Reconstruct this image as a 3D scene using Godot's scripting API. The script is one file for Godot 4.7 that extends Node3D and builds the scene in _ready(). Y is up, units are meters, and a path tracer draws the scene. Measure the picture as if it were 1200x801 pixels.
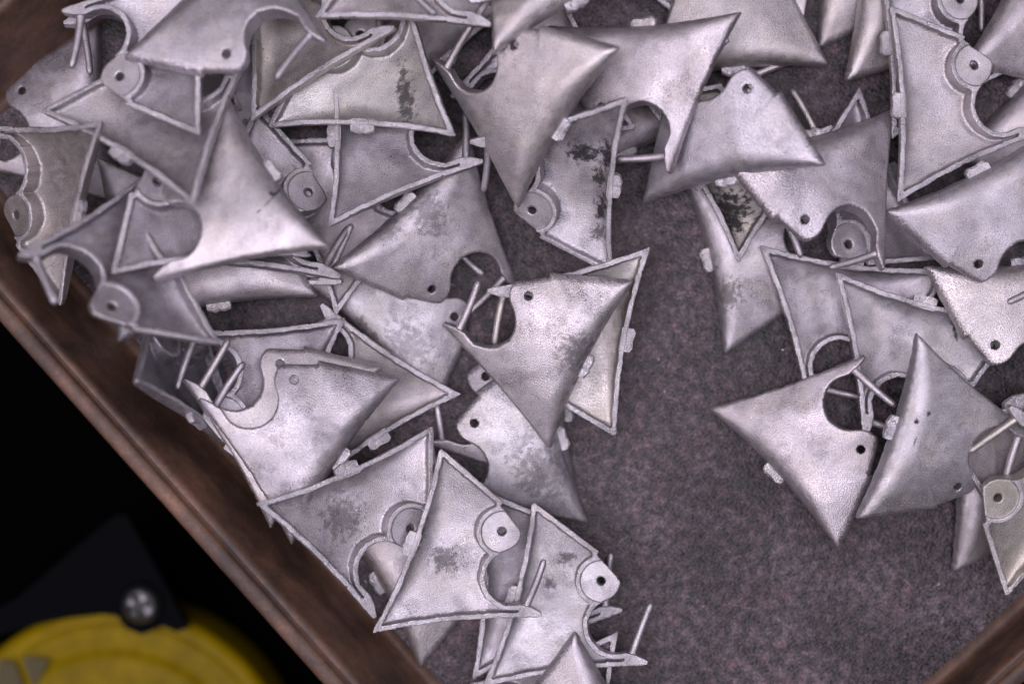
extends Node3D
# A tray of raw fin-shaped metal castings seen from straight above. Castings are modelled in units of 0.3 mm, the tray in millimetres.

const MM := 0.001
const U := 0.0003                                # one casting unit in metres
const MID := Vector3(-85, 0, 10)                 # the point of a casting that its node stands on
const LUG := Vector2(-102, 47.5)                 # hole of the lug
const NOTCH := Vector2(-132, 1)
var taken := {}
var rims := []                                   # the same looks, rubbed a little brighter where edges were ground
var skins := []                                  # one material per look of the cast surface
var mats := {}
var part_meshes := {}

func numbered(called: String) -> String:
	var n: int = taken.get(called, 0)
	taken[called] = n + 1
	return called if n == 0 else "%s_%03d" % [called, n]

func tag(o: Node3D, label: String, category: String, group := "") -> void:
	o.set_meta("label", label)
	o.set_meta("category", category)
	if group:
		o.set_meta("group", group)

func part(called: String, mesh: Mesh, m: Material, parent: Node3D) -> MeshInstance3D:
	var o := MeshInstance3D.new()
	o.name = called
	o.mesh = mesh
	o.material_override = m
	parent.add_child(o, true)
	return o

func thing(called: String, label: String, category: String, group := "") -> Node3D:
	var o := Node3D.new()
	o.name = numbered(called)
	add_child(o)
	tag(o, label, category, group)
	return o

func plain(c: Color, rough: float, metal := 0.0) -> StandardMaterial3D:
	var m := StandardMaterial3D.new()
	m.albedo_color = c.linear_to_srgb()
	m.roughness = rough
	m.metallic = metal
	return m

# ------------------------------------------------------------------ the casting's shape
var outline := PackedVector2Array()

func make_outline() -> void:
	for i in 40:
		var s := 1.0 - i / 20.0
		outline.append(Vector2(-9.0 * (1.0 - s * s), 113.0 * s))
	var b := Vector2(0, -113)
	var t := Vector2(-178, -33)
	for i in 24:
		var s := i / 24.0
		outline.append(b.lerp(t, s) + Vector2(0.41, 0.912) * 24.0 * s * (1.0 - s))
	outline.append_array([Vector2(-180, -31), Vector2(-179, -26.5), Vector2(-165, -24)])
	for i in 40:
		outline.append(NOTCH + 32.0 * Vector2.from_angle(deg_to_rad(lerpf(-125, 57, i / 39.0))))
	for i in 14:
		outline.append(LUG + 23.0 * Vector2.from_angle(deg_to_rad(lerpf(237, 172, i / 13.0))))
	var u := Vector2(0.84, 0.54)
	var n := Vector2(-0.54, 0.84)
	outline.append_array([LUG + n * 17.0 - u * 15.0 + Vector2(-1, -2), LUG + n * 17.5 - u * 11.0, LUG + n * 17.5 + u * 26.0, LUG + n * 22.0 + u * 27.0, Vector2(-3, 115)])

func to_edge(p: Vector2) -> float:
	var near := 1e9
	var inside := false
	var k := outline.size() - 1
	for i in outline.size():
		var a := outline[k]
		var b := outline[i]
		var d := b - a
		var w := p - a
		var q := w - d * clampf(w.dot(d) / d.length_squared(), 0, 1)
		near = minf(near, q.length_squared())
		if (a.y > p.y) != (b.y > p.y) and p.x < d.x * (p.y - a.y) / d.y + a.x:
			inside = not inside
		k = i
	return -sqrt(near) if inside else sqrt(near)

func to_line(p: Vector2, a: Vector2, b: Vector2) -> float:
	var d := b - a
	return (p - a - d * clampf((p - a).dot(d) / d.length_squared(), 0, 1)).length()

func back_height(p: Vector2) -> float:
	# low along the two straight edges, rising to a crown behind the rounded edge
	var s := p.y / 113.0
	var k := clampf(1.0 - s * s, 0, 1)
	var e1 := to_line(p, Vector2(0, -113), Vector2(-178, -33))
	var e2 := minf(to_line(p, Vector2(0, 116), Vector2(-92, 81)), to_line(p, Vector2(-92, 78), Vector2(-126, 55)))
	var e := 1.0 / pow(pow(1.0 / maxf(e1, 0.5), 3.0) + pow(1.0 / maxf(e2, 0.5), 3.0), 1.0 / 3.0)
	var crown := 11.0 + 15.0 * sin(PI / 2.0 * clampf(e / 68.0, 0, 1))
	var t := clampf(maxf(0, -9.0 * (1.0 - s * s) - p.x) / (9.0 + 21.0 * k), 0, 1)
	var h := 4.0 + (crown - 4.0) * sqrt(clampf(1.0 - (1.0 - t) * (1.0 - t), 0, 1))
	var r := 1.0 - clampf(e / 9.0, 0, 1)
	return h - 7.0 * (1.0 - sqrt(maxf(0, 1.0 - r * r)))

func round_max(a: float, b: float, r: float) -> float:
	var x := maxf(r + a, 0)
	var y := maxf(r + b, 0)
	return minf(-r, maxf(a, b)) + sqrt(x * x + y * y) if (x > 0 and y > 0) else maxf(a, b)

func make_casting(kind: int) -> void:
	var wobble := noise(900 + kind, 0.045, 2)
	var nick := noise(950 + kind, 0.11, 2)
	var step := 1.7
	var zstep := 1.5
	var lo := Vector3(-187, -119, -2.25)
	var nx := 115
	var ny := 140
	var nz := 24
	var f := PackedFloat32Array()
	f.resize(nx * ny * nz)
	var lug_far := PackedFloat32Array()
	lug_far.resize(nx * ny)
	for j in ny:
		for i in nx:
			var p := Vector2(lo.x + i * step, lo.y + j * step)
			var d := to_edge(p) + wobble.get_noise_2d(p.x, p.y) * 0.5 + maxf(0, nick.get_noise_2d(p.x, p.y) - 0.4) * 4.0
			var h := back_height(p) + wobble.get_noise_2d(p.x * 0.5 + 400, p.y * 0.5) * 0.5
			var dh := p.distance_to(LUG)
			lug_far[j * nx + i] = dh
			var c2 := maxf(maxf(d + 6.4 + nick.get_noise_2d(p.x * 0.4 + 300, p.y * 0.4) * 0.9, 30.0 - dh), -(p.x + 152.0))
			for k in nz:
				var z := lo.z + k * zstep
				var s := round_max(round_max(d, z - h, 3.0), -z, 0.7)
				s = maxf(s, -round_max(c2, z - (h - 5.0), 2.5))
				s = maxf(s, -maxf(dh - 24.3, z - 2.6))
				s = round_max(s, 4.8 - dh, 0.8)
				f[(k * ny + j) * nx + i] = s
	var at := {}
	var verts := PackedVector3Array()
	var norms := PackedVector3Array()
	var sx := 1
	var sy := nx
	var sz := nx * ny
	var corner := [0, sx, sy, sx + sy, sz, sz + sx, sz + sy, sz + sx + sy]
	var edges := [[0, 1], [2, 3], [4, 5], [6, 7], [0, 2], [1, 3], [4, 6], [5, 7], [0, 4], [1, 5], [2, 6], [3, 7]]
	var v := PackedFloat32Array()
	v.resize(8)
	for k in nz - 1:
		for j in ny - 1:
			for i in nx - 1:
				var o := (k * ny + j) * nx + i
				var neg := 0
				for c in 8:
					v[c] = f[o + corner[c]]
					if v[c] < 0:
						neg += 1
				if neg == 0 or neg == 8:
					continue
				var sum := Vector3.ZERO
				var n := 0
				for e in edges:
					var a: float = v[e[0]]
					var b: float = v[e[1]]
					if (a < 0) != (b < 0):
						var t := a / (a - b)
						var p0 := Vector3(e[0] & 1, (e[0] >> 1) & 1, e[0] >> 2)
						var p1 := Vector3(e[1] & 1, (e[1] >> 1) & 1, e[1] >> 2)
						sum += p0.lerp(p1, t)
						n += 1
				sum /= n
				var g := Vector3(v[1] + v[3] + v[5] + v[7] - v[0] - v[2] - v[4] - v[6], v[2] + v[3] + v[6] + v[7] - v[0] - v[1] - v[4] - v[5], (v[4] + v[5] + v[6] + v[7] - v[0] - v[1] - v[2] - v[3]) * step / zstep)
				at[o] = verts.size()
				verts.append(lo + Vector3((i + sum.x) * step, (j + sum.y) * step, (k + sum.z) * zstep))
				norms.append(g.normalized())
	# quads, sorted into the shell, the ground rim and the face of the lug
	var tools := {}
	for called in ["shell", "ground_rim", "lug_face"]:
		var st := SurfaceTool.new()
		st.begin(Mesh.PRIMITIVE_TRIANGLES)
		tools[called] = st
	for k in range(1, nz - 1):
		for j in range(1, ny - 1):
			for i in range(1, nx - 1):
				var o := (k * ny + j) * nx + i
				var here := f[o] < 0
				for axis in 3:
					var d: int = [sx, sy, sz][axis]
					if here == (f[o + d] < 0):
						continue
					var a: int = [sy, sz, sx][axis]
					var b: int = [sz, sx, sy][axis]
					var q := [at[o - a - b], at[o - b], at[o], at[o - a]]
					if here:
						q.reverse()
					var mid: Vector3 = (verts[q[0]] + verts[q[2]]) / 2.0
					var nm: Vector3 = norms[q[0]] + norms[q[1]] + norms[q[2]] + norms[q[3]]
					var called := "shell"
					if nm.z < -2.6 and mid.z < 1.2:
						called = "ground_rim"
					elif lug_far[j * nx + i] < 24.3 and mid.z < 4.2 and nm.z < -2.0:
						called = "lug_face"
					var st: SurfaceTool = tools[called]
					for c in [0, 1, 2, 0, 2, 3]:
						var p := verts[q[c]]
						st.set_normal(norms[q[c]])
						st.set_uv(Vector2((p.x - p.z * 0.9 + 200.0) / 256.0, (p.y + p.z * 0.35 + 128.0) / 512.0 + (0.0 if nm.z > -0.3 else 0.5)))
						st.add_vertex((p - MID) * U)
	for called in tools:
		tools[called].index()
		part_meshes[called + str(kind)] = tools[called].commit()
	part_meshes["gate_stub%d" % kind] = make_gate(kind)
	if kind:
		return
	for i in 3:
		part_meshes["pin%d" % i] = make_pin(i)

func make_gate(kind: int) -> Mesh:
	# the broken-off stub of the casting gate, halfway along the rounded edge
	var rng := RandomNumberGenerator.new()
	rng.seed = 5 + kind * 8
	var st := SurfaceTool.new()
	st.begin(Mesh.PRIMITIVE_TRIANGLES)
	st.set_smooth_group(-1)
	var rings := []
	for i in 7:
		var y := -14.0 + i * 28.0 / 6.0
		var reach := -1.5 + rng.randf() * 2.2 - (2.0 if i == 0 or i == 6 else 0.0)
		var top := 8.5 + rng.randf() * 2.0
		rings.append([Vector3(-16, y, 1.0), Vector3(reach, y, 1.0 + rng.randf()), Vector3(reach + 0.8 - rng.randf(), y, top - 2.0), Vector3(reach - 2.0, y, top), Vector3(-16, y, top)])
	for i in 6:
		for k in 5:
			var a: Vector3 = rings[i][k]
			var b: Vector3 = rings[i][(k + 1) % 5]
			var c: Vector3 = rings[i + 1][(k + 1) % 5]
			var d: Vector3 = rings[i + 1][k]
			for p in [a, b, c, a, c, d]:
				st.set_uv(Vector2((p.x + 200.0) / 256.0, (p.y + 128.0 + p.z * 3.0) / 512.0))
				st.add_vertex((p - MID) * U)
	for i in [0, 6]:
		for k in range(1, 4):
			var tri := [rings[i][0], rings[i][k + 1], rings[i][k]]
			if i == 6:
				tri.reverse()
			for p in tri:
				st.set_uv(Vector2((p.x + 200.0) / 256.0, (p.y + 128.0 + p.z * 3.0) / 512.0))
				st.add_vertex((p - MID) * U)
	st.generate_normals()
	return st.commit()

func make_pin(kind: int) -> Mesh:
	# a tapered round pin that leaves the tail and bridges the mouth of the notch
	var start := Vector3(-159, -30, 8)
	var tip: Vector3 = [Vector3(-162, 36, 8), Vector3(-160, 33, 5), Vector3(-165, 38, 11)][kind]
	var bow: Vector3 = [Vector3(1.5, 0, 0), Vector3(-1.2, 0, -1.0), Vector3(0.5, 0, 1.5)][kind]
	var st := SurfaceTool.new()
	st.begin(Mesh.PRIMITIVE_TRIANGLES)
	st.set_smooth_group(0)
	var steps := 16
	var sides := 14
	var ring := []
	for i in steps + 1:
		var s := i / float(steps)
		var c := start.lerp(tip, s) + bow * sin(s * PI)
		var r := lerpf(4.7, 4.0, s) + 2.0 * maxf(0, 1.0 - s * 8.0)
		if s > 0.93:
			r *= sqrt(maxf(0.0, 1.0 - pow((s - 0.93) / 0.07, 2.0) * 0.75))
		var loop := []
		for k in sides:
			var a := TAU * k / sides
			loop.append(c + Vector3(cos(a), 0, sin(a)) * r * (1.0 + 0.04 * sin(k * 2.7 + i * 1.9)))
		ring.append(loop)
	var put := func(i: int, k: int):
		st.set_uv(Vector2((60.0 + k * 2.0) / 256.0, (60.0 + i * 4.2) / 512.0))
		st.add_vertex((ring[i][k % sides] - MID) * U)
	for i in steps:
		for k in sides:
			for q in [[i, k], [i + 1, k], [i + 1, k + 1], [i, k], [i + 1, k + 1], [i, k + 1]]:
				put.call(q[0], q[1])
	for k in range(1, sides - 1):
		for q in [0, k + 1, k]:
			put.call(steps, q)
	st.generate_normals()
	return st.commit()

# ------------------------------------------------------------------ surfaces
func noise(seed_at: int, frequency: float, octaves := 3, kind := FastNoiseLite.TYPE_SIMPLEX_SMOOTH) -> FastNoiseLite:
	var n := FastNoiseLite.new()
	n.seed = seed_at
	n.noise_type = kind
	n.frequency = frequency
	n.fractal_octaves = octaves
	return n

func grey_bytes(n: FastNoiseLite, side: int) -> PackedByteArray:
	var im := n.get_image(side, side, false, false, true)
	im.convert(Image.FORMAT_L8)
	return im.get_data()

func picture(data: PackedByteArray, side: int, format := Image.FORMAT_RGB8, tall := 0) -> ImageTexture:
	var im := Image.create_from_data(side, tall if tall else side, false, format, data)
	im.generate_mipmaps()
	return ImageTexture.create_from_image(im)

# stains are [x, y, along x, along y, turn, strength] in casting units on the hollow side (on the back where side is 0), each a worn smear with a ragged edge
func cast_skin(seed_at: int, tint: Vector3, specks: float, stains := [], stained_side := 1, base := 0.68) -> StandardMaterial3D:
	var wd := 512
	var side := 1024                               # upper half: the back; lower half: the hollow side
	var wide := grey_bytes(noise(seed_at, 0.006, 3), side)
	var mottle := grey_bytes(noise(seed_at + 50, 0.035, 3), side)
	var grain := grey_bytes(noise(seed_at + 90, 0.3, 2), side)
	var pits := grey_bytes(noise(seed_at + 130, 0.24, 2), side)
	var patch := grey_bytes(noise(seed_at + 170, 0.011, 3), side)
	var hue := grey_bytes(noise(seed_at + 210, 0.008, 2), side)
	var dark := PackedFloat32Array()
	dark.resize(wd * side)
	var ragged := noise(seed_at + 260, 0.05, 4)
	for s in stains:
		var c := Vector2(s[0] + 200.0, s[1] + 128.0) * 2.0 + Vector2(0, 512.0 * stained_side)
		var r := Vector2(s[2], s[3]) * 2.0
		var reach := maxf(r.x, r.y) * 1.8
		for y in range(maxi(0, int(c.y - reach)), mini(side, int(c.y + reach))):
			for x in range(maxi(0, int(c.x - reach)), mini(wd, int(c.x + reach))):
				var q := (Vector2(x, y) - c).rotated(-deg_to_rad(s[4])) / r
				var w := 1.05 - q.length() + ragged.get_noise_2d(x, y) * 0.9
				if w > 0:
					var k := clampf(w * 1.7 + (pits[y * side + x] - 128) * 0.006, 0, 1)
					dark[y * wd + x] = maxf(dark[y * wd + x], k * s[5])
	var col := PackedByteArray()
	col.resize(wd * side * 3)
	var rough := PackedByteArray()
	rough.resize(wd * side)
	for y in side:
		var s := ((y % 512) * 0.5 - 128.0) / 113.0
		var k := clampf(1.0 - s * s, 0, 1)
		var ridge := 400.0 + 2.0 * (-9.0 * k - (9.0 + 21.0 * k) * 0.7)
		var ridge_half := 4.0 + 9.0 * k
		for x in wd:
			var i := y * side + x
			var o := y * wd + x
			var v := base + (wide[i] - 128) * 0.0004 + (mottle[i] - 128) * 0.00035 + (grain[i] - 128) * 0.0013
			var hole := clampf((pits[i] - 190 + (patch[i] - 150) * 0.4 * specks + (specks - 1.0) * 12.0) / 70.0, 0, 1)
			var smudge := clampf((patch[i] - 120 + (mottle[i] - 128) * 0.6) / 110.0 * specks, 0, 1)
			var dot := clampf((pits[(i * 2 + 13) % (side * side)] - 203) / 18.0, 0, 1) * clampf((patch[i] - 90) / 90.0, 0.1, 1)
			v *= 1.0 - 0.6 * dot
			v *= 1.0 - 0.42 * hole - 0.10 * smudge * (0.5 + grain[i] / 255.0)
			var worn := 0.0
			if y < 512 and absf(s) < 1.0:
				worn = clampf(1.0 - absf(x - ridge) / ridge_half, 0, 1) * clampf((mottle[i] - 70) / 90.0, 0, 1)
				v = lerpf(v, 0.82, worn * 0.7)
			var d := dark[o]
			v = lerpf(v, 0.13 + grain[i] * 0.0006, d * 0.9)
			var warm := clampf((hue[i] - 140) / 80.0, -0.3, 1.0) * 0.025
			col[o * 3] = int(clampf(v * tint.x, 0, 1) * 255)
			col[o * 3 + 1] = int(clampf(v * tint.y * (1.0 - warm * 0.22), 0, 1) * 255)
			col[o * 3 + 2] = int(clampf(v * tint.z * (1.0 - warm), 0, 1) * 255)
			rough[o] = int(clampf(0.43 + (mottle[i] - 128) * 0.0007 - (wide[i] - 128) * 0.0008 + (grain[i] - 128) * 0.0010 + 0.3 * hole + 0.3 * d - 0.12 * worn, 0.22, 1) * 255)
	var m := StandardMaterial3D.new()
	m.albedo_texture = picture(col, wd, Image.FORMAT_RGB8, side)
	m.metallic = METAL
	m.roughness = 1.0
	m.roughness_texture = picture(rough, wd, Image.FORMAT_L8, side)
	m.normal_enabled = true
	m.normal_scale = 0.3
	m.normal_texture = mats.grain
	return m

func make_materials() -> void:
	var side := 1024
	var fine := noise(11, 0.3, 2).get_image(side, side, false, false, true)
	var soft := noise(12, 0.035, 3).get_image(side, side, false, false, true)
	fine.convert(Image.FORMAT_L8)
	soft.convert(Image.FORMAT_L8)
	var a := fine.get_data()
	var b := soft.get_data()
	for i in a.size():
		a[i] = int(a[i] * 0.96 + b[i] * 0.04)
	var hm := Image.create_from_data(side, side, false, Image.FORMAT_L8, a)
	hm.convert(Image.FORMAT_RGBA8)
	hm.bump_map_to_normal_map(5.0)
	hm.generate_mipmaps()
	mats.grain = ImageTexture.create_from_image(hm)
	skins.append(cast_skin(100, Vector3(1,.975,1.01), 0.8))
	skins.append(cast_skin(107, Vector3(1,.97,1), 1.3))
	skins.append(cast_skin(114, Vector3(1.01,.975,.985), 0.6))
	skins.append(cast_skin(121, Vector3(.97,.95,.985), 1.0))
	skins.append(cast_skin(128, Vector3(1.02,.99,1.01), 0.9))
	skins.append(cast_skin(135, Vector3(1,.97,.975), 0.5))
	skins.append(cast_skin(142, Vector3(.96,.935,.965), 1.5))
	skins.append(cast_skin(149, Vector3(1.02,.985,1.01), 1.2))
	skins.append(cast_skin(388, Vector3(1,.98,1.01), 1.6, [[-68.1, -20.4, 19.5, 14, -6.0, 1.0], [-36.7, -22.1, 19.2, 13, 77.0, 1.0], [-44.3, 6.2, 12.7, 12, -14.3, 0.9], [-39.6, 44.2, 18.2, 10, 94.0, 1.0], [-38.0, 74.4, 10.0, 10, 105.3, 0.6]]))
	skins.append(cast_skin(399, Vector3(.98,.97,.96), 1.0, [[-65.5, -35.4, 37.0, 11, -15.5, 0.75]]))
	skins.append(cast_skin(410, Vector3(1,.97,.95), 1.4, [[-42.6, -44.3, 27.0, 27, -125.6, 1.0], [-36.0, -61.5, 16.0, 16, 149.7, 1.0]]))
	skins.append(cast_skin(421, Vector3(1,.985,1.01), 0.6, [[-46.4, -7.3, 4.1, 4, 115.9, 1.0], [-58.3, -19.3, 3.1, 3, 118.3, 0.9], [-53.1, 14.0, 6.2, 1.6, 90.0, 0.7]], 0))
	skins.append(cast_skin(432, Vector3(1.02,.99,1.01), 0.8, [[-40.1, -21.9, 4.0, 4, 12.1, 0.9], [-40.7, -25.7, 24.8, 1.5, 12.1, 1.0]], 0))
	skins.append(cast_skin(443, Vector3(1.0,.97,.95), 0.5))
	skins.append(cast_skin(454, Vector3(1.0,.975,.94), 0.4))
	skins.append(cast_skin(465, Vector3(1.01,.985,.965), 1.5))
	skins.append(cast_skin(476, Vector3(1,.98,1), 1.4, [[-43.3, 52.1, 17.1, 2.5, 151.6, 0.9]]))
	skins.append(cast_skin(487, Vector3(1.01,.985,1.01), 1.3, [[-70.9, 0.0, 18.0, 16, -147.6, 0.5], [-26.3, 15.3, 26.1, 10, -92.5, 0.5]]))
	skins.append(cast_skin(498, Vector3(1,.975,1.0), 1.3, [[-77.9, -13.6, 27.4, 26, 159.4, 0.42], [-73.4, -16.4, 8.0, 8, 151.6, 0.5]]))
	skins.append(cast_skin(509, Vector3(1,.975,1.0), 1.3, [[-53.3, -1.9, 32.1, 22, 156.1, 0.35], [-25.7, 41.1, 21.3, 16, 162.5, 0.3]], 0))
	skins.append(cast_skin(520, Vector3(1,.985,1.01), 1.4, [[-34.5, -14.7, 13.3, 9, 63.9, 0.5], [-36.0, 4.2, 7.0, 7, 126.8, 0.5], [-61.1, 42.3, 32.5, 26, 84.9, 0.3]], 0))
	skins.append(cast_skin(531, Vector3(1,.985,1.01), 1.6, [[-63.9, -20.7, 43.6, 30, -61.0, 0.35]], 0))
	skins.append(cast_skin(542, Vector3(1,.975,1.0), 1.5, [[-38.5, 52.7, 20.0, 20, 98.7, 0.45]], 0))
	skins.append(cast_skin(553, Vector3(1,.985,1.01), 1.3, [[-71.9, 65.4, 9.4, 9, 179.5, 0.6], [-63.0, 33.0, 9.9, 8, -129.3, 0.5]]))
	skins.append(cast_skin(564, Vector3(1.01,.98,1.0), 1.6, [[-39.7, 22.1, 33.1, 24, -16.5, 0.45], [-15.3, -18.0, 9.0, 9, 7.7, 0.5]], 0))
	skins.append(cast_skin(575, Vector3(.96,.93,.92), 0.6))
	for i in 3:
		var r := cast_skin(820 + i * 13, Vector3(1, 0.985, 1.01), 1.5, [], 1, 0.79)
		r.roughness = 0.95
		r.normal_scale = 0.7
		rims.append(r)
	# the worn floor of the tray
	side = 1400
	var blot := grey_bytes(noise(31, 0.006, 4), side)
	var patchy := grey_bytes(noise(32, 0.06, 4), side)
	var speck := grey_bytes(noise(33, 0.26, 3), side)
	var rust := grey_bytes(noise(34, 0.018, 4), side)
	var col := PackedByteArray()
	col.resize(side * side * 3)
	var rough := PackedByteArray()
	rough.resize(side * side)
	for i in side * side:
		var v := 0.205 + (blot[i] - 128) * 0.0006 + (patchy[i] - 128) * 0.0014 + (speck[i] - 128) * 0.0013
		if speck[i] > 222:
			v += 0.06
		var w := clampf((rust[i] - 120) / 70.0, 0, 1)
		v = maxf(v, 0.05)
		col[i * 3] = int(v * lerpf(1.03, 1.07, w) * 255)
		col[i * 3 + 1] = int(v * lerpf(0.905, 0.875, w) * 255)
		col[i * 3 + 2] = int(v * lerpf(0.98, 0.935, w) * 255)
		rough[i] = int(clampf(0.62 + (patchy[i] - 128) * 0.0012, 0.3, 1) * 255)
	# scratches and rubs from years of metal sliding about
	var rng := RandomNumberGenerator.new()
	rng.seed = 77
	for n in 420:
		var at := Vector2(rng.randf(), rng.randf()) * side
		var dir := Vector2.from_angle(rng.randfn(0.9, 0.7))
		var bend := rng.randfn(0, 0.01)
		var gain := 1.35 if rng.randf() < 0.6 else 0.6
		for k in int(6 + pow(rng.randf(), 3.0) * 170.0):
			at += dir
			dir = dir.rotated(bend)
			var o := (posmod(int(at.y), side) * side + posmod(int(at.x), side)) * 3
			for c in 3:
				col[o + c] = int(clampf(col[o + c] * gain, 12, 150))
	var floor_m := StandardMaterial3D.new()
	floor_m.albedo_texture = picture(col, side)
	floor_m.roughness_texture = picture(rough, side, Image.FORMAT_L8)
	floor_m.roughness = 1.0
	floor_m.metallic = 0.1
	floor_m.normal_enabled = true
	floor_m.normal_texture = mats.grain
	floor_m.normal_scale = 0.3
	mats.floor = floor_m
	side = 700
	blot = grey_bytes(noise(41, 0.008, 4), side)
	patchy = grey_bytes(noise(42, 0.04, 4), side)
	speck = grey_bytes(noise(43, 0.2, 2), side)
	col = PackedByteArray()
	col.resize(side * side * 3)
	for i in side * side:
		var v := 0.235 + (blot[i] - 128) * 0.0009 + (patchy[i] - 128) * 0.0006 + (speck[i] - 128) * 0.0004
		col[i * 3] = int(clampf(v * 1.22, 0, 1) * 255)
		col[i * 3 + 1] = int(clampf(v * 0.87, 0, 1) * 255)
		col[i * 3 + 2] = int(clampf(v * 0.66, 0, 1) * 255)
	var wall_m := StandardMaterial3D.new()
	wall_m.albedo_texture = picture(col, side)
	wall_m.roughness = 0.6
	wall_m.uv1_triplanar = true
	wall_m.uv1_scale = Vector3(4, 4, 4)
	mats.wall = wall_m
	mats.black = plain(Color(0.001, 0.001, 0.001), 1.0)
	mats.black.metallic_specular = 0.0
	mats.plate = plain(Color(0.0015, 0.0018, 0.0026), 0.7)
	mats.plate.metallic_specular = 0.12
	mats.steel = plain(Color(0.3, 0.3, 0.32), 0.35, 1.0)
	mats.recess = plain(Color(0.01, 0.01, 0.01), 0.6)
	mats.mark = plain(Color(0.045, 0.036, 0.006), 0.7)
	side = 512
	blot = grey_bytes(noise(51, 0.01, 4), side)
	patchy = grey_bytes(noise(52, 0.03, 3), side)
	col = PackedByteArray()
	col.resize(side * side * 3)
	for i in side * side:
		var v := 0.95 + (blot[i] - 128) * 0.0010 + (patchy[i] - 128) * 0.0006
		col[i * 3] = int(clampf(v * 0.47, 0, 1) * 255)
		col[i * 3 + 1] = int(clampf(v * 0.395, 0, 1) * 255)
		col[i * 3 + 2] = int(clampf(v * 0.0, 0, 1) * 255)
	var yel := StandardMaterial3D.new()
	yel.albedo_texture = picture(col, side)
	yel.roughness = 0.5
	yel.metallic_specular = 0.2
	yel.uv1_triplanar = true
	yel.uv1_scale = Vector3(6, 6, 6)
	mats.yellow = yel

# ------------------------------------------------------------------ the heap
func casting(look: int, pin: int, x: float, y: float, z: float, q: Quaternion, label: String) -> void:
	var o := thing("metal_casting", label, "casting", "raw fin castings heaped in the tray")
	# the pose is written in millimetres with z up from the tray floor; turn it to y up
	var lay := Basis(Vector3(1, 0, 0), Vector3(0, 0, -1), Vector3(0, 1, 0))
	o.transform = Transform3D(lay * Basis(q), lay * Vector3(x, y, z) * MM)
	var skin: Material = skins[look]
	var kind := str(taken["metal_casting"] % 2)
	part("shell", part_meshes["shell" + kind], skin, o)
	part("ground_rim", part_meshes["ground_rim" + kind], rims[look % rims.size()], o)
	part("lug_face", part_meshes["lug_face" + kind], skin, o)
	part("gate_stub", part_meshes["gate_stub" + kind], rims[look % rims.size()], o)
	if pin >= 0:
		part("pin", part_meshes["pin%d" % pin], skin, o)

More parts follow.
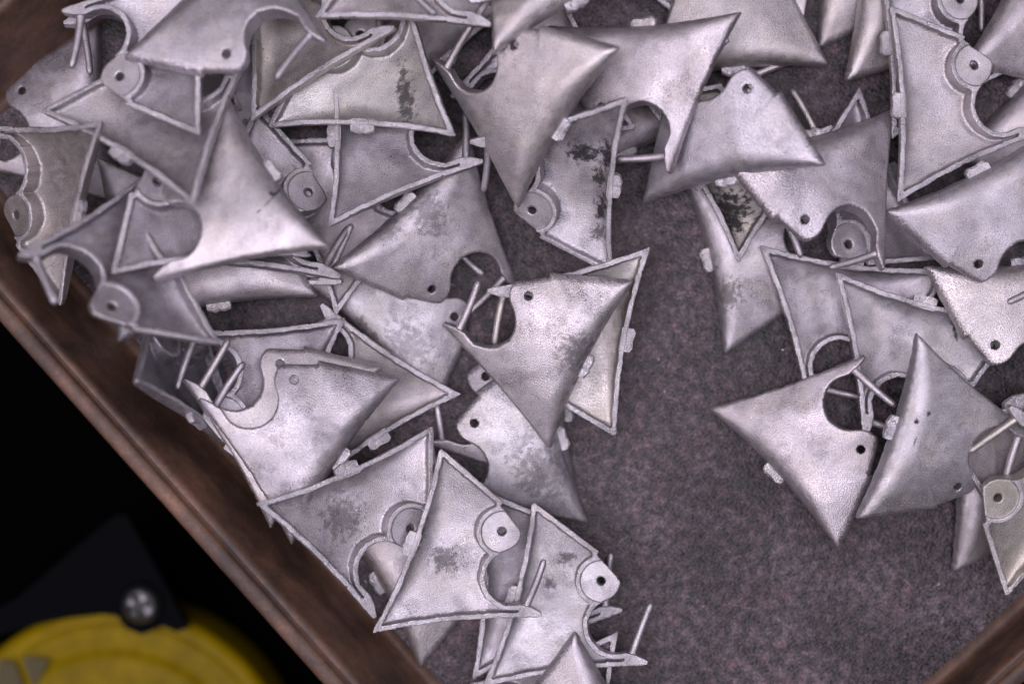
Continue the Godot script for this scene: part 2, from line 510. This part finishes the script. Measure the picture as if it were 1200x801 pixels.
func heap() -> void:
	casting(6, 0, -168.07, 76.64, 3.32, Quaternion(-0.0193, -0.0208, 0.0813, 0.9963), "dim buried casting under the top left heap, showing a grey strip with a small hole")
	casting(0, 0, -92.47, 78.27, 4.66, Quaternion(-0.3646, -0.9308, -0.0227, 0.0134), "buried casting known by the thin pin in the dark gap above the long pierced lug")
	casting(3, 2, -120.17, 35.17, 4.97, Quaternion(-0.0321, 0.0518, -0.9972, 0.0435), "dim grey casting behind the round notch of the one lying on the left tray wall")
	casting(3, 0, -113.24, -8.52, 22.17, Quaternion(0.5086, -0.6062, -0.1517, 0.5923), "dark casting leaning in the shade on the left tray wall, gate stub outward")
	casting(2, 1, -28.19, -74.99, 3.51, Quaternion(-0.0001, 0.0001, -0.9667, 0.2558), "dark shaded casting tip beside the tray wall, under the open castings at the bottom")
	casting(6, 2, -3.36, -26.10, 3.00, Quaternion(0.0016, 0.0093, 0.0343, 0.9994), "grey casting under the speckled one, its straight edge along the bare floor below centre")
	casting(20, 0, -34.25, 15.78, 3.98, Quaternion(-0.0379, 0.0119, -0.9272, 0.3726), "broad speckled casting flat in mid heap, its pierced lug beside three crossed pins")
	casting(7, 0, 30.31, 87.59, 8.53, Quaternion(-0.1563, 0.0162, -0.5306, 0.8329), "casting with a rounded grey flange, seen through the notch of the long-tailed curved fin")
	casting(4, 0, -40.52, 114.55, 7.39, Quaternion(0.9222, -0.3663, -0.0402, 0.1171), "speckled grey casting deep behind the crossing pins at the top middle")
	casting(22, 1, 93.10, 34.69, 3.02, Quaternion(-0.0113, -0.0011, -0.9934, 0.1144), "narrow upright casting with bright speckled back, leftmost of the right-hand heap")
	casting(2, 1, 133.39, 140.74, 3.51, Quaternion(-0.0002, 0.0000, -0.9997, 0.0227), "blunt rounded casting tip at the top edge, beside the narrow ridged tip")
	casting(2, 0, 84.29, 118.34, 4.95, Quaternion(0.5505, 0.8346, 0.0196, 0.0062), "small grey lug with a hole at the top edge, beside the large speckled back")
	casting(5, 1, 76.17, 119.87, 9.34, Quaternion(-0.0220, 0.0065, -0.6675, 0.7443), "large speckled casting back at the top edge, tip pointing right over bare floor")
	casting(5, 2, 146.00, 124.42, 7.43, Quaternion(0.0944, -0.0036, 0.9946, 0.0423), "narrow casting tip with a sharp bright ridge pointing down at bare floor, top right")
	casting(7, 1, 198.81, 75.90, 3.53, Quaternion(0.0003, 0.0005, 0.9367, 0.3501), "smooth grey casting seen through the notch of the large upright open casting")
	casting(1, 1, 153.21, 105.52, 15.46, Quaternion(0.0415, -0.9962, 0.0198, 0.0740), "open casting whose round pierced boss is cut by the top edge, far right")
	casting(7, 2, 194.56, 114.41, 11.82, Quaternion(0.1419, 0.0300, 0.9592, 0.2428), "bright speckled casting behind an upright pin in the top right corner")
	casting(6, 2, 117.68, 5.08, 7.42, Quaternion(-0.7487, -0.6626, 0.0057, 0.0188), "left one of two overlapping open castings with white rims, right of the bare floor")
	casting(10, 1, 84.58, 69.41, 9.88, Quaternion(0.2631, -0.9645, -0.0088, 0.0221), "open casting with a big black stain inside, wedged on the narrow upright casting")
	casting(0, 0, 115.91, 49.21, 12.47, Quaternion(0.9633, 0.2294, -0.1395, 0.0045), "open casting whose pierced boss shows through the round notch of another, right heap")
	casting(16, 1, 139.14, -8.38, 13.66, Quaternion(-0.7918, -0.6104, 0.0209, 0.0105), "right one of two overlapping white-rimmed open castings, with a tail block")
	casting(4, 1, 180.89, -46.74, 7.88, Quaternion(-0.0717, 0.0885, -0.9927, 0.0403), "casting tip with a white glint on the floor, lower right, behind the yellowish one")
	casting(5, 2, 178.22, -42.72, 18.51, Quaternion(-0.5998, -0.7829, 0.0141, 0.1645), "dim hollow casting seen through the notch of the chipped fin, lower right edge")
	casting(7, 2, 109.29, -30.62, 13.81, Quaternion(0.1380, -0.0543, -0.9188, 0.3658), "smooth back-up casting alone on the floor, its tail over a white-rimmed one")
	casting(11, 0, 152.34, -34.71, 27.36, Quaternion(0.0832, -0.1068, 0.9830, 0.1239), "tall back-up casting with two dark chips in its middle, lower right")
	casting(14, 2, 180.84, -47.22, 25.99, Quaternion(-0.9082, 0.4001, 0.0864, 0.0875), "yellowish open casting with round boss, pointing down at the lower right edge")
	casting(1, 1, 109.95, 49.21, 32.85, Quaternion(0.0231, 0.1474, 0.7927, 0.5910), "grey back-up casting whose round notch frames a pierced boss, right heap")
	casting(4, -1, 155.13, 81.33, 23.26, Quaternion(0.0106, -0.9965, 0.0275, 0.0788), "large upright open casting with pierced boss and thick pale rim, right edge")
	casting(5, 2, 180.87, 4.90, 21.37, Quaternion(-0.0421, 0.0532, 0.7356, 0.6740), "smooth back-up casting with a pin lying across it, right edge")
	casting(0, 1, 169.90, 37.81, 28.74, Quaternion(0.0479, -0.0243, 0.8515, 0.5215), "smooth bright casting at the right edge pointing left, gate stub on its upper edge")
	casting(0, 2, 7.19, 91.66, 14.76, Quaternion(0.9627, 0.2238, 0.1201, 0.0932), "casting with a slanted bright rim bar, under the notch of the top centre fin")
	casting(21, 1, -4.76, -40.64, 7.73, Quaternion(0.0783, 0.0102, 0.1328, 0.9880), "speckled back-up casting below the central one, pierced lug left, tip down right")
	casting(7, 1, -53.74, 49.95, 7.32, Quaternion(0.2157, -0.9748, 0.0247, 0.0519), "buried casting showing only a bright V corner of its rim, left of centre")
	casting(5, 1, -59.77, -15.06, 7.98, Quaternion(-0.8761, 0.4818, 0.0079, 0.0177), "open casting with its pointed corner to the right, behind the nested pair")
	casting(6, 1, -91.22, -14.69, 24.75, Quaternion(0.9697, -0.1507, -0.1537, 0.1153), "open casting with a level flat top rim, behind the nested pair")
	casting(19, 1, -22.10, 32.53, 12.51, Quaternion(0.1955, -0.0287, 0.9030, 0.3815), "speckled back-up casting with bright upper ridge, its notch full of pins")
	casting(3, 1, -38.58, 70.23, 22.75, Quaternion(0.0077, -0.9895, 0.1320, 0.0578), "open casting with upright pin and round notch, bottom rim slanting up right")
	casting(4, 2, -81.51, 37.98, 16.35, Quaternion(0.1649, 0.9797, 0.0074, 0.1137), "buried casting whose flat tail carries a tall pin, right of the cracked fin")
	casting(4, 1, -105.40, 35.69, 22.25, Quaternion(0.0017, -0.0142, -0.6517, 0.7584), "smooth rounded casting pointing right, gate stub below, under the cracked fin")
	casting(6, 0, -80.88, 41.88, 28.60, Quaternion(-0.2214, -0.9476, 0.1907, 0.1294), "casting with a dark slot and long pierced lug, beside the cracked fin")
	casting(3, 1, 68.16, 77.54, 35.35, Quaternion(0.2180, -0.1476, -0.6151, 0.7432), "pale smooth back-up casting with upright pierced lug and ridge along its bottom, top right")
	casting(7, 1, 44.53, 85.13, 33.98, Quaternion(-0.1195, -0.0916, 0.7017, 0.6964), "big curved fin casting with a long tail hanging down, right of top centre")
	casting(8, 0, 13.06, 58.05, 25.85, Quaternion(-0.9531, 0.0551, -0.1133, 0.2750), "open casting with several black blotches inside, beside the bare floor above centre")
	casting(15, 1, 17.69, 4.91, 13.95, Quaternion(-0.9946, 0.0857, 0.0002, 0.0578), "yellowish open casting behind the central one, its long right rim over bare floor")
	casting(24, 0, 4.58, 1.51, 19.29, Quaternion(0.1105, -0.0450, -0.2206, 0.9680), "central back-up casting with a bright glint, its tip pointing down")
	casting(5, 1, -1.71, 85.73, 36.75, Quaternion(0.2081, -0.1585, -0.3016, 0.9169), "smooth back-up casting at the top centre, gate stub on its right ridge")
	casting(2, 2, 9.71, 133.26, 40.61, Quaternion(-0.0925, -0.0507, -0.4949, 0.8625), "casting cut by the top edge, tip down, bright ridge slanting up right")
	casting(4, 0, -127.86, 108.36, 12.28, Quaternion(0.9850, 0.1157, -0.0913, 0.0902), "casting with a wavy notch lip and two pins below it, top left")
	casting(25, 0, -161.08, 54.10, 33.41, Quaternion(-0.9317, 0.2023, -0.2663, 0.1414), "dull brown-grey open casting with two round walls, at the left edge")
	casting(0, 1, -130.38, 23.27, 59.66, Quaternion(0.9146, 0.1619, -0.2990, 0.2189), "casting with pierced boss and a pin hanging over the left tray wall")
	casting(0, 1, -104.00, 49.08, 42.60, Quaternion(0.7394, -0.6275, -0.0771, 0.2314), "open casting with a bright V corner, inside the notch of the cracked fin")
	casting(12, 1, -98.28, 43.32, 53.37, Quaternion(-0.1360, -0.0273, 0.2928, 0.9461), "large back-up fin with a crack line and golden ridge, left heap")
	casting(9, -1, -47.82, 95.91, 29.07, Quaternion(-0.6669, 0.7328, -0.1273, 0.0453), "open casting with a dark lens-shaped streak inside, upper left of centre")
	casting(13, 2, -67.53, 110.88, 27.93, Quaternion(-0.0572, 0.9911, -0.0727, 0.0953), "brownish open casting holding a pin and its shadow, long straight rim, top left")
	casting(2, 2, -27.88, 125.24, 42.78, Quaternion(0.2380, 0.9699, -0.0440, 0.0262), "open casting cut by the top edge with a level bright rim, left of centre")
	casting(3, 1, -16.04, 130.25, 49.67, Quaternion(0.9212, 0.3853, 0.0279, 0.0467), "casting above the top edge, only a slanted pin hanging into view")
	casting(5, 2, -83.60, -22.10, 30.09, Quaternion(-0.0502, 0.1124, -0.3003, 0.9459), "lower casting of the nested pair, its pierced lug and stepped edge showing")
	casting(6, 1, -77.69, -27.48, 32.97, Quaternion(-0.0309, 0.0686, -0.2847, 0.9557), "upper casting of the nested pair, back up, left of centre")
	casting(0, 2, 11.58, -86.47, 6.53, Quaternion(-0.0143, -0.9961, -0.0346, 0.0802), "open casting at the bottom edge with a thin upright rim beside bare floor")
	casting(6, 1, 11.55, -133.89, 5.66, Quaternion(-0.9944, 0.0258, -0.1015, 0.0121), "small triangular rim corner poking out of a notch at the bottom")
	casting(18, -1, -49.68, -64.95, 28.01, Quaternion(-0.5543, -0.8032, 0.1193, 0.1830), "open casting on the left tray wall with bright white rim, bottom left of heap")
	casting(23, 2, 22.79, -95.95, 14.41, Quaternion(0.1322, 0.9898, 0.0184, 0.0494), "open casting with pierced boss and upright pin, lowest in the photo")
	casting(17, 1, -13.30, -76.92, 22.88, Quaternion(-0.1744, -0.9824, -0.0328, 0.0591), "open casting with bright floor and pierced boss, its tail over a neighbour, bottom")
	casting(1, 2, 21.23, -142.14, 14.30, Quaternion(0.1022, -0.0681, 0.2988, 0.9464), "smooth dark-sided casting cut by the bottom edge, with a gold-lit ridge")
	casting(4, 0, -113.56, 76.86, 46.94, Quaternion(0.4483, -0.8592, 0.2298, 0.0895), "open casting with a long bright V rim and speckled floor, upper left")
	casting(0, 0, -123.49, 101.02, 44.36, Quaternion(0.9906, -0.0258, 0.0776, 0.1095), "open casting with round pierced boss, half under the big shiny one, top left")
	casting(0, 2, -87.82, 106.63, 50.89, Quaternion(-0.1168, 0.1504, 0.9304, 0.3131), "large shiny back-up casting with a wide round notch over a pin, top left")
	pass

# ------------------------------------------------------------------ the tray and what stands beside it
func sheet(rows: Array, closed := false) -> Mesh:
	# a strip of quads through rows of points (rows run along the strip), lit smoothly only where rows share a bend
	var st := SurfaceTool.new()
	st.begin(Mesh.PRIMITIVE_TRIANGLES)
	st.set_smooth_group(0)
	var n := rows.size()
	for i in (n if closed else n - 1):
		var a: Array = rows[i]
		var b: Array = rows[(i + 1) % n]
		for k in a.size() - 1:
			for p in [a[k], b[k], b[k + 1], a[k], b[k + 1], a[k + 1]]:
				st.set_uv(Vector2(p.x, p.z) * 4.0)
				st.add_vertex(p)
	st.generate_normals()
	return st.commit()

func tray() -> void:
	var t := thing("metal_tray", "worn brown sheet metal tray that holds the heap of castings", "tray")
	var along := Vector2(0.666, -0.746)                         # direction of the left wall, x right, y away
	var out := Vector2(-0.746, -0.666)                          # out over the left wall
	var half := 105.0                                           # from the picture's middle to the left wall
	var ends := [-188.0, 194.7]
	var far := 330.0
	var corner := func(s: float, d: float, h: float) -> Vector3:
		var p: Vector2 = along * s + out * d
		return Vector3(p.x, h, -p.y) * MM
	# floor: one sheet with thickness
	var st := SurfaceTool.new()
	st.begin(Mesh.PRIMITIVE_TRIANGLES)
	var box := [corner.call(ends[0], half, 0), corner.call(ends[1], half, 0), corner.call(ends[1], -far, 0), corner.call(ends[0], -far, 0)]
	st.set_normal(Vector3.UP)
	for i in [0, 2, 1, 0, 3, 2]:
		var p: Vector3 = box[i]
		st.set_uv(Vector2(p.x, p.z) / 0.42)
		st.add_vertex(p)
	st.set_normal(Vector3.DOWN)
	for i in [0, 1, 2, 0, 2, 3]:
		var p: Vector3 = box[i]
		st.set_uv(Vector2(p.x, p.z) / 0.42)
		st.add_vertex(p - Vector3(0, 1.5 * MM, 0))
	part("tray_floor", st.commit(), mats.floor, t)
	# walls: [from, to, flare of the wall, length of the rolled lip]; profile runs up the inner face, over the lip and down outside
	var profile := func(flare: float, high: float) -> Array:
		var top := Vector2(flare, high)
		var list := [Vector2(-4, 0.4), Vector2(-1.5, 0.5), Vector2(0, 1.8)]
		for i in 6:
			list.append(Vector2(0, 1.8).lerp(top, (i + 1) / 7.0) + Vector2(sin(i * 1.3) * 0.15, 0))
		list.append(top + Vector2(0.7, -0.2))
		list.append(top + Vector2(1.2, -2.0))
		list.append(top + Vector2(2.0, -2.2))
		for a in [170, 140, 110, 80, 50, 20, -10, -40]:
			list.append(top + Vector2(4.9, 0) + Vector2(cos(deg_to_rad(a)) * 2.9, sin(deg_to_rad(a)) * 1.5))
		list.append(top + Vector2(5.5, -6))
		list.append(Vector2(5.0, -1.5))
		list.append(Vector2(-4, -1.5))
		return list
	var wall := func(a: Vector2, b: Vector2, grow_a: Vector2, grow_b: Vector2, flare: float, high: float):
		# a, b: floor corners; grow_*: how far each end moves out per unit of the profile's outward run
		var rows := []
		var steps := 14
		for v in profile.call(flare, high):
			var row := []
			for i in steps + 1:
				var s := i / float(steps)
				var p: Vector2 = (a + grow_a * v.x).lerp(b + grow_b * v.x, s)
				row.append(Vector3(p.x, v.y + sin(i * 2.1) * 0.12 * maxf(0, v.y / high), -p.y) * MM)
			rows.append(row)
		part("tray_wall", sheet(rows, true), mats.wall, t)
	var fl := 11.0
	var steep := 0.8
	var hi := 40.0
	var k := steep / fl
	var c00: Vector2 = along * ends[0] + out * half
	var c01: Vector2 = along * ends[1] + out * half
	var c10: Vector2 = along * ends[0] - out * far
	var c11: Vector2 = along * ends[1] - out * far
	wall.call(c01, c00, out + along * k, out - along, fl, hi)                 # left wall of the picture
	wall.call(c00, c10, -along + out, -along - out * 0.2, fl, hi)             # top left wall
	wall.call(c11, c01, along - out * 0.2, along + out * (fl / 2.0), steep, 30.0)   # bottom right wall
	wall.call(c10, c11, -out - along, -out + along * k, fl, hi)               # wall beyond the picture, top right

func grit() -> void:
	# crumbs and slivers of flash that broke off the castings
	var rng := RandomNumberGenerator.new()
	rng.seed = 19
	var st := SurfaceTool.new()
	st.begin(Mesh.PRIMITIVE_TRIANGLES)
	st.set_smooth_group(-1)
	for n in 170:
		var s := lerpf(-185, 190, rng.randf())
		var d := lerpf(100, -290, rng.randf())
		var p := Vector2(0.666, -0.746) * s + Vector2(-0.746, -0.666) * d
		var long := 0.25 + pow(rng.randf(), 4.0) * 1.6
		var thin := 0.15 + rng.randf() * 0.25
		var turn := Basis(Vector3.UP, rng.randf() * TAU)
		var c := Vector3(p.x, 0.15, -p.y)
		var v := []
		for k in 6:
			var a := TAU * k / 6.0
			v.append(c + turn * Vector3(cos(a) * long, 0, sin(a) * thin) * (0.7 + rng.randf() * 0.5) + Vector3(0, rng.randf() * 0.1, 0))
		var top := c + Vector3(0, 0.2 + rng.randf() * 0.35, 0)
		for k in 6:
			for q in [v[k], v[(k + 1) % 6], top]:
				st.set_uv(Vector2(0.3, 0.2))
				st.add_vertex(q * MM)
	st.generate_normals()
	var o := part("metal_grit", st.commit(), rims[0], self)
	tag(o, "bright crumbs and slivers of metal strewn on the tray floor", "metal grit")
	o.set_meta("kind", "stuff")

func beside() -> void:
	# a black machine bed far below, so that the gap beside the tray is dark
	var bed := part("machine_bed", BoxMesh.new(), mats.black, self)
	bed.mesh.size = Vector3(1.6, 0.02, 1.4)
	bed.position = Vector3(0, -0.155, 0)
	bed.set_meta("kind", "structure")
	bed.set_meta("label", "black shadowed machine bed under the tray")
	# black bracket plate with a screw
	var deep := -90.0
	var px := 670.0 / 1884.2
	var spot := func(u: float, v: float) -> Vector2: return Vector2((u - 600.0) * px, (400.5 - v) * px)
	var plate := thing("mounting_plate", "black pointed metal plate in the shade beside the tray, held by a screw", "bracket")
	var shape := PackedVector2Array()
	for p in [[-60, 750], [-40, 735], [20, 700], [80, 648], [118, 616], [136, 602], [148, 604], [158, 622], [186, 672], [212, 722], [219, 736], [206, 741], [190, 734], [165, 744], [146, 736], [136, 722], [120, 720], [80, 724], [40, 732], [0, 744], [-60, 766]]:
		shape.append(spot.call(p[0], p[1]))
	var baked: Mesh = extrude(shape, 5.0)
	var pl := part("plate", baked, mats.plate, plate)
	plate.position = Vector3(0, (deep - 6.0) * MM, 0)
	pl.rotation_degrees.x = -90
	pl.scale = Vector3.ONE
	# cross-head screw
	var screw := thing("cross_head_screw", "shiny round cross-head screw in the black plate, lower left", "screw")
	var c: Vector2 = spot.call(165, 708)
	screw.position = Vector3(c.x, deep, -c.y) * MM
	var head := CSGCombiner3D.new()
	head.name = "screw_head"
	screw.add_child(head, true)
	var dome_top := CSGSphere3D.new()
	dome_top.radius = 8.0 * MM
	dome_top.radial_segments = 40
	dome_top.rings = 24
	dome_top.scale = Vector3(1, 0.6, 1)
	dome_top.material = mats.steel
	head.add_child(dome_top)
	for a in [20.0, 110.0]:
		var cut := CSGBox3D.new()
		cut.operation = CSGShape3D.OPERATION_SUBTRACTION
		cut.size = Vector3(10.6, 5.0, 3.4) * MM
		cut.position.y = 3.7 * MM
		cut.rotation_degrees.y = a
		cut.material = mats.recess
		head.add_child(cut)
	var washer := SurfaceTool.new()
	washer.begin(Mesh.PRIMITIVE_TRIANGLES)
	washer.set_smooth_group(0)
	lathe(washer, [Vector2(9.6, -1.0), Vector2(9.6, -0.2), Vector2(9.2, 0.1), Vector2(7.0, 0.1)], 40)
	washer.generate_normals()
	part("washer", washer.commit(), mats.plate, screw)
	# yellow round guard
	var guard := thing("yellow_guard", "dull yellow round machine guard with a ridge, at the lower left corner", "machine guard")
	var g: Vector2 = spot.call(126, 932)
	guard.position = Vector3(g.x, deep - 12.0, -g.y) * MM
	var dome := SurfaceTool.new()
	dome.begin(Mesh.PRIMITIVE_TRIANGLES)
	dome.set_smooth_group(0)
	lathe(dome, [Vector2(77.5, -30), Vector2(77.5, -3), Vector2(76.8, 0), Vector2(74.5, 1.8), Vector2(72, 2.2), Vector2(60, 2.4), Vector2(59.5, 2.7), Vector2(58, 3.6), Vector2(56.8, 4.6), Vector2(55, 5.1), Vector2(48, 5.5), Vector2(30, 6.0), Vector2(0, 6.2)], 96)
	dome.generate_normals()
	var shell := part("dome", dome.commit(), mats.yellow, guard)
	shell.scale = Vector3(0.995, 1, 0.995)
	var bead := SurfaceTool.new()
	bead.begin(Mesh.PRIMITIVE_TRIANGLES)
	bead.set_smooth_group(0)
	lathe(bead, [Vector2(70.4, 2.0), Vector2(70.1, 3.0), Vector2(69.2, 3.5), Vector2(68.3, 3.0), Vector2(68, 2.0)], 96)
	bead.generate_normals()
	part("bead", bead.commit(), mats.yellow, guard)
	# worn black warning triangle on the dome, the part of it that shows
	for tri in [[[20, 772], [52, 776], [34, 812]], [[-8, 776], [12, 780], [26, 820], [-10, 815]]]:
		var poly := PackedVector2Array()
		for p in tri:
			poly.append(spot.call(p[0], p[1]) - g)
		var mk := part("warning_mark", extrude(poly, 0.3), mats.mark, guard)
		mk.rotation_degrees.x = -90
		mk.position.y = 5.75 * MM

func extrude(poly: PackedVector2Array, deep: float) -> Mesh:
	var st := SurfaceTool.new()
	st.begin(Mesh.PRIMITIVE_TRIANGLES)
	st.set_smooth_group(-1)
	var tri := Geometry2D.triangulate_polygon(poly)
	for i in range(0, tri.size(), 3):
		var a := poly[tri[i]]
		var b := poly[tri[i + 1]]
		var c := poly[tri[i + 2]]
		if (b - a).cross(c - a) > 0:
			var s := b
			b = c
			c = s
		for p in [a, b, c]:
			st.add_vertex(Vector3(p.x, p.y, deep) * MM)
		for p in [a, c, b]:
			st.add_vertex(Vector3(p.x, p.y, 0) * MM)
	var ccw := not Geometry2D.is_polygon_clockwise(poly)
	for i in poly.size():
		var a := poly[i]
		var b := poly[(i + 1) % poly.size()]
		if ccw:
			var s := a
			a = b
			b = s
		for p in [Vector3(a.x, a.y, 0), Vector3(a.x, a.y, deep), Vector3(b.x, b.y, deep), Vector3(a.x, a.y, 0), Vector3(b.x, b.y, deep), Vector3(b.x, b.y, 0)]:
			st.add_vertex(p * MM)
	st.generate_normals()
	return st.commit()

func lathe(st: SurfaceTool, prof: Array, sides: int) -> void:
	for i in prof.size() - 1:
		for k in sides:
			var a := TAU * k / sides
			var b := TAU * (k + 1) / sides
			var p0 := Vector3(cos(a) * prof[i].x, prof[i].y, sin(a) * prof[i].x) * MM
			var p1 := Vector3(cos(b) * prof[i].x, prof[i].y, sin(b) * prof[i].x) * MM
			var p2 := Vector3(cos(b) * prof[i + 1].x, prof[i + 1].y, sin(b) * prof[i + 1].x) * MM
			var p3 := Vector3(cos(a) * prof[i + 1].x, prof[i + 1].y, sin(a) * prof[i + 1].x) * MM
			for p in [p0, p2, p1, p0, p3, p2]:
				st.set_uv(Vector2(p.x, p.z) * 10.0)
				st.add_vertex(p)

const METAL := 0.84

func lamp(at: Vector3, to: Vector3, size: Vector2, energy: float, c: Color) -> void:
	var l := AreaLight3D.new()
	l.name = numbered("workshop_lamp")
	l.area_size = size
	l.light_energy = energy
	l.light_color = c
	l.area_range = 6.0
	l.shadow_enabled = true
	l.area_normalize_energy = true
	add_child(l)
	l.look_at_from_position(at, to, Vector3.FORWARD if absf((to - at).normalized().y) > 0.9 else Vector3.UP)

func _ready() -> void:
	var cam := Camera3D.new()
	cam.name = "camera"
	cam.near = 0.02
	cam.far = 10.0
	var lens := CameraAttributesPhysical.new()
	lens.frustum_focal_length = 56.456
	lens.frustum_focus_distance = 0.556
	lens.frustum_near = 0.02
	lens.frustum_far = 10.0
	lens.exposure_aperture = 3.2
	cam.attributes = lens
	cam.position = Vector3(0, 0.58, 0)
	cam.rotation_degrees = Vector3(-90, 0, 0)
	add_child(cam)
	var env := Environment.new()
	env.background_mode = Environment.BG_COLOR
	env.background_color = Color(0.30, 0.28, 0.31)
	env.background_energy_multiplier = 0.025
	env.tonemap_mode = Environment.TONE_MAPPER_LINEAR
	env.tonemap_exposure = 0.62
	env.sdfgi_enabled = true
	env.ssao_enabled = true
	env.ssil_enabled = true
	var we := WorldEnvironment.new()
	we.environment = env
	add_child(we)
	# workshop strip lights: the nearest almost overhead, the others further along on all sides
	lamp(Vector3(-0.1, 1.25, 0.02), Vector3(0, 0, 0), Vector2(0.9, 0.3), 2.1, Color(0.98, 0.94, 1.0))
	lamp(Vector3(-0.75, 0.95, 0.25), Vector3(0, 0, 0), Vector2(0.9, 0.22), 0.9, Color(1.0, 0.94, 0.98))
	lamp(Vector3(0.7, 0.95, -0.45), Vector3(0, 0, 0), Vector2(0.9, 0.22), 0.75, Color(0.98, 0.94, 1.0))
	lamp(Vector3(0.25, 0.95, 0.8), Vector3(0, 0, 0), Vector2(0.8, 0.22), 0.4, Color(0.98, 0.95, 1.0))
	lamp(Vector3(-0.35, 0.95, -0.8), Vector3(0, 0, 0), Vector2(0.8, 0.22), 0.4, Color(1.0, 0.95, 0.98))
	make_outline()
	make_casting(0)
	make_casting(1)
	make_materials()
	tray()
	heap()
	grit()
	beside()
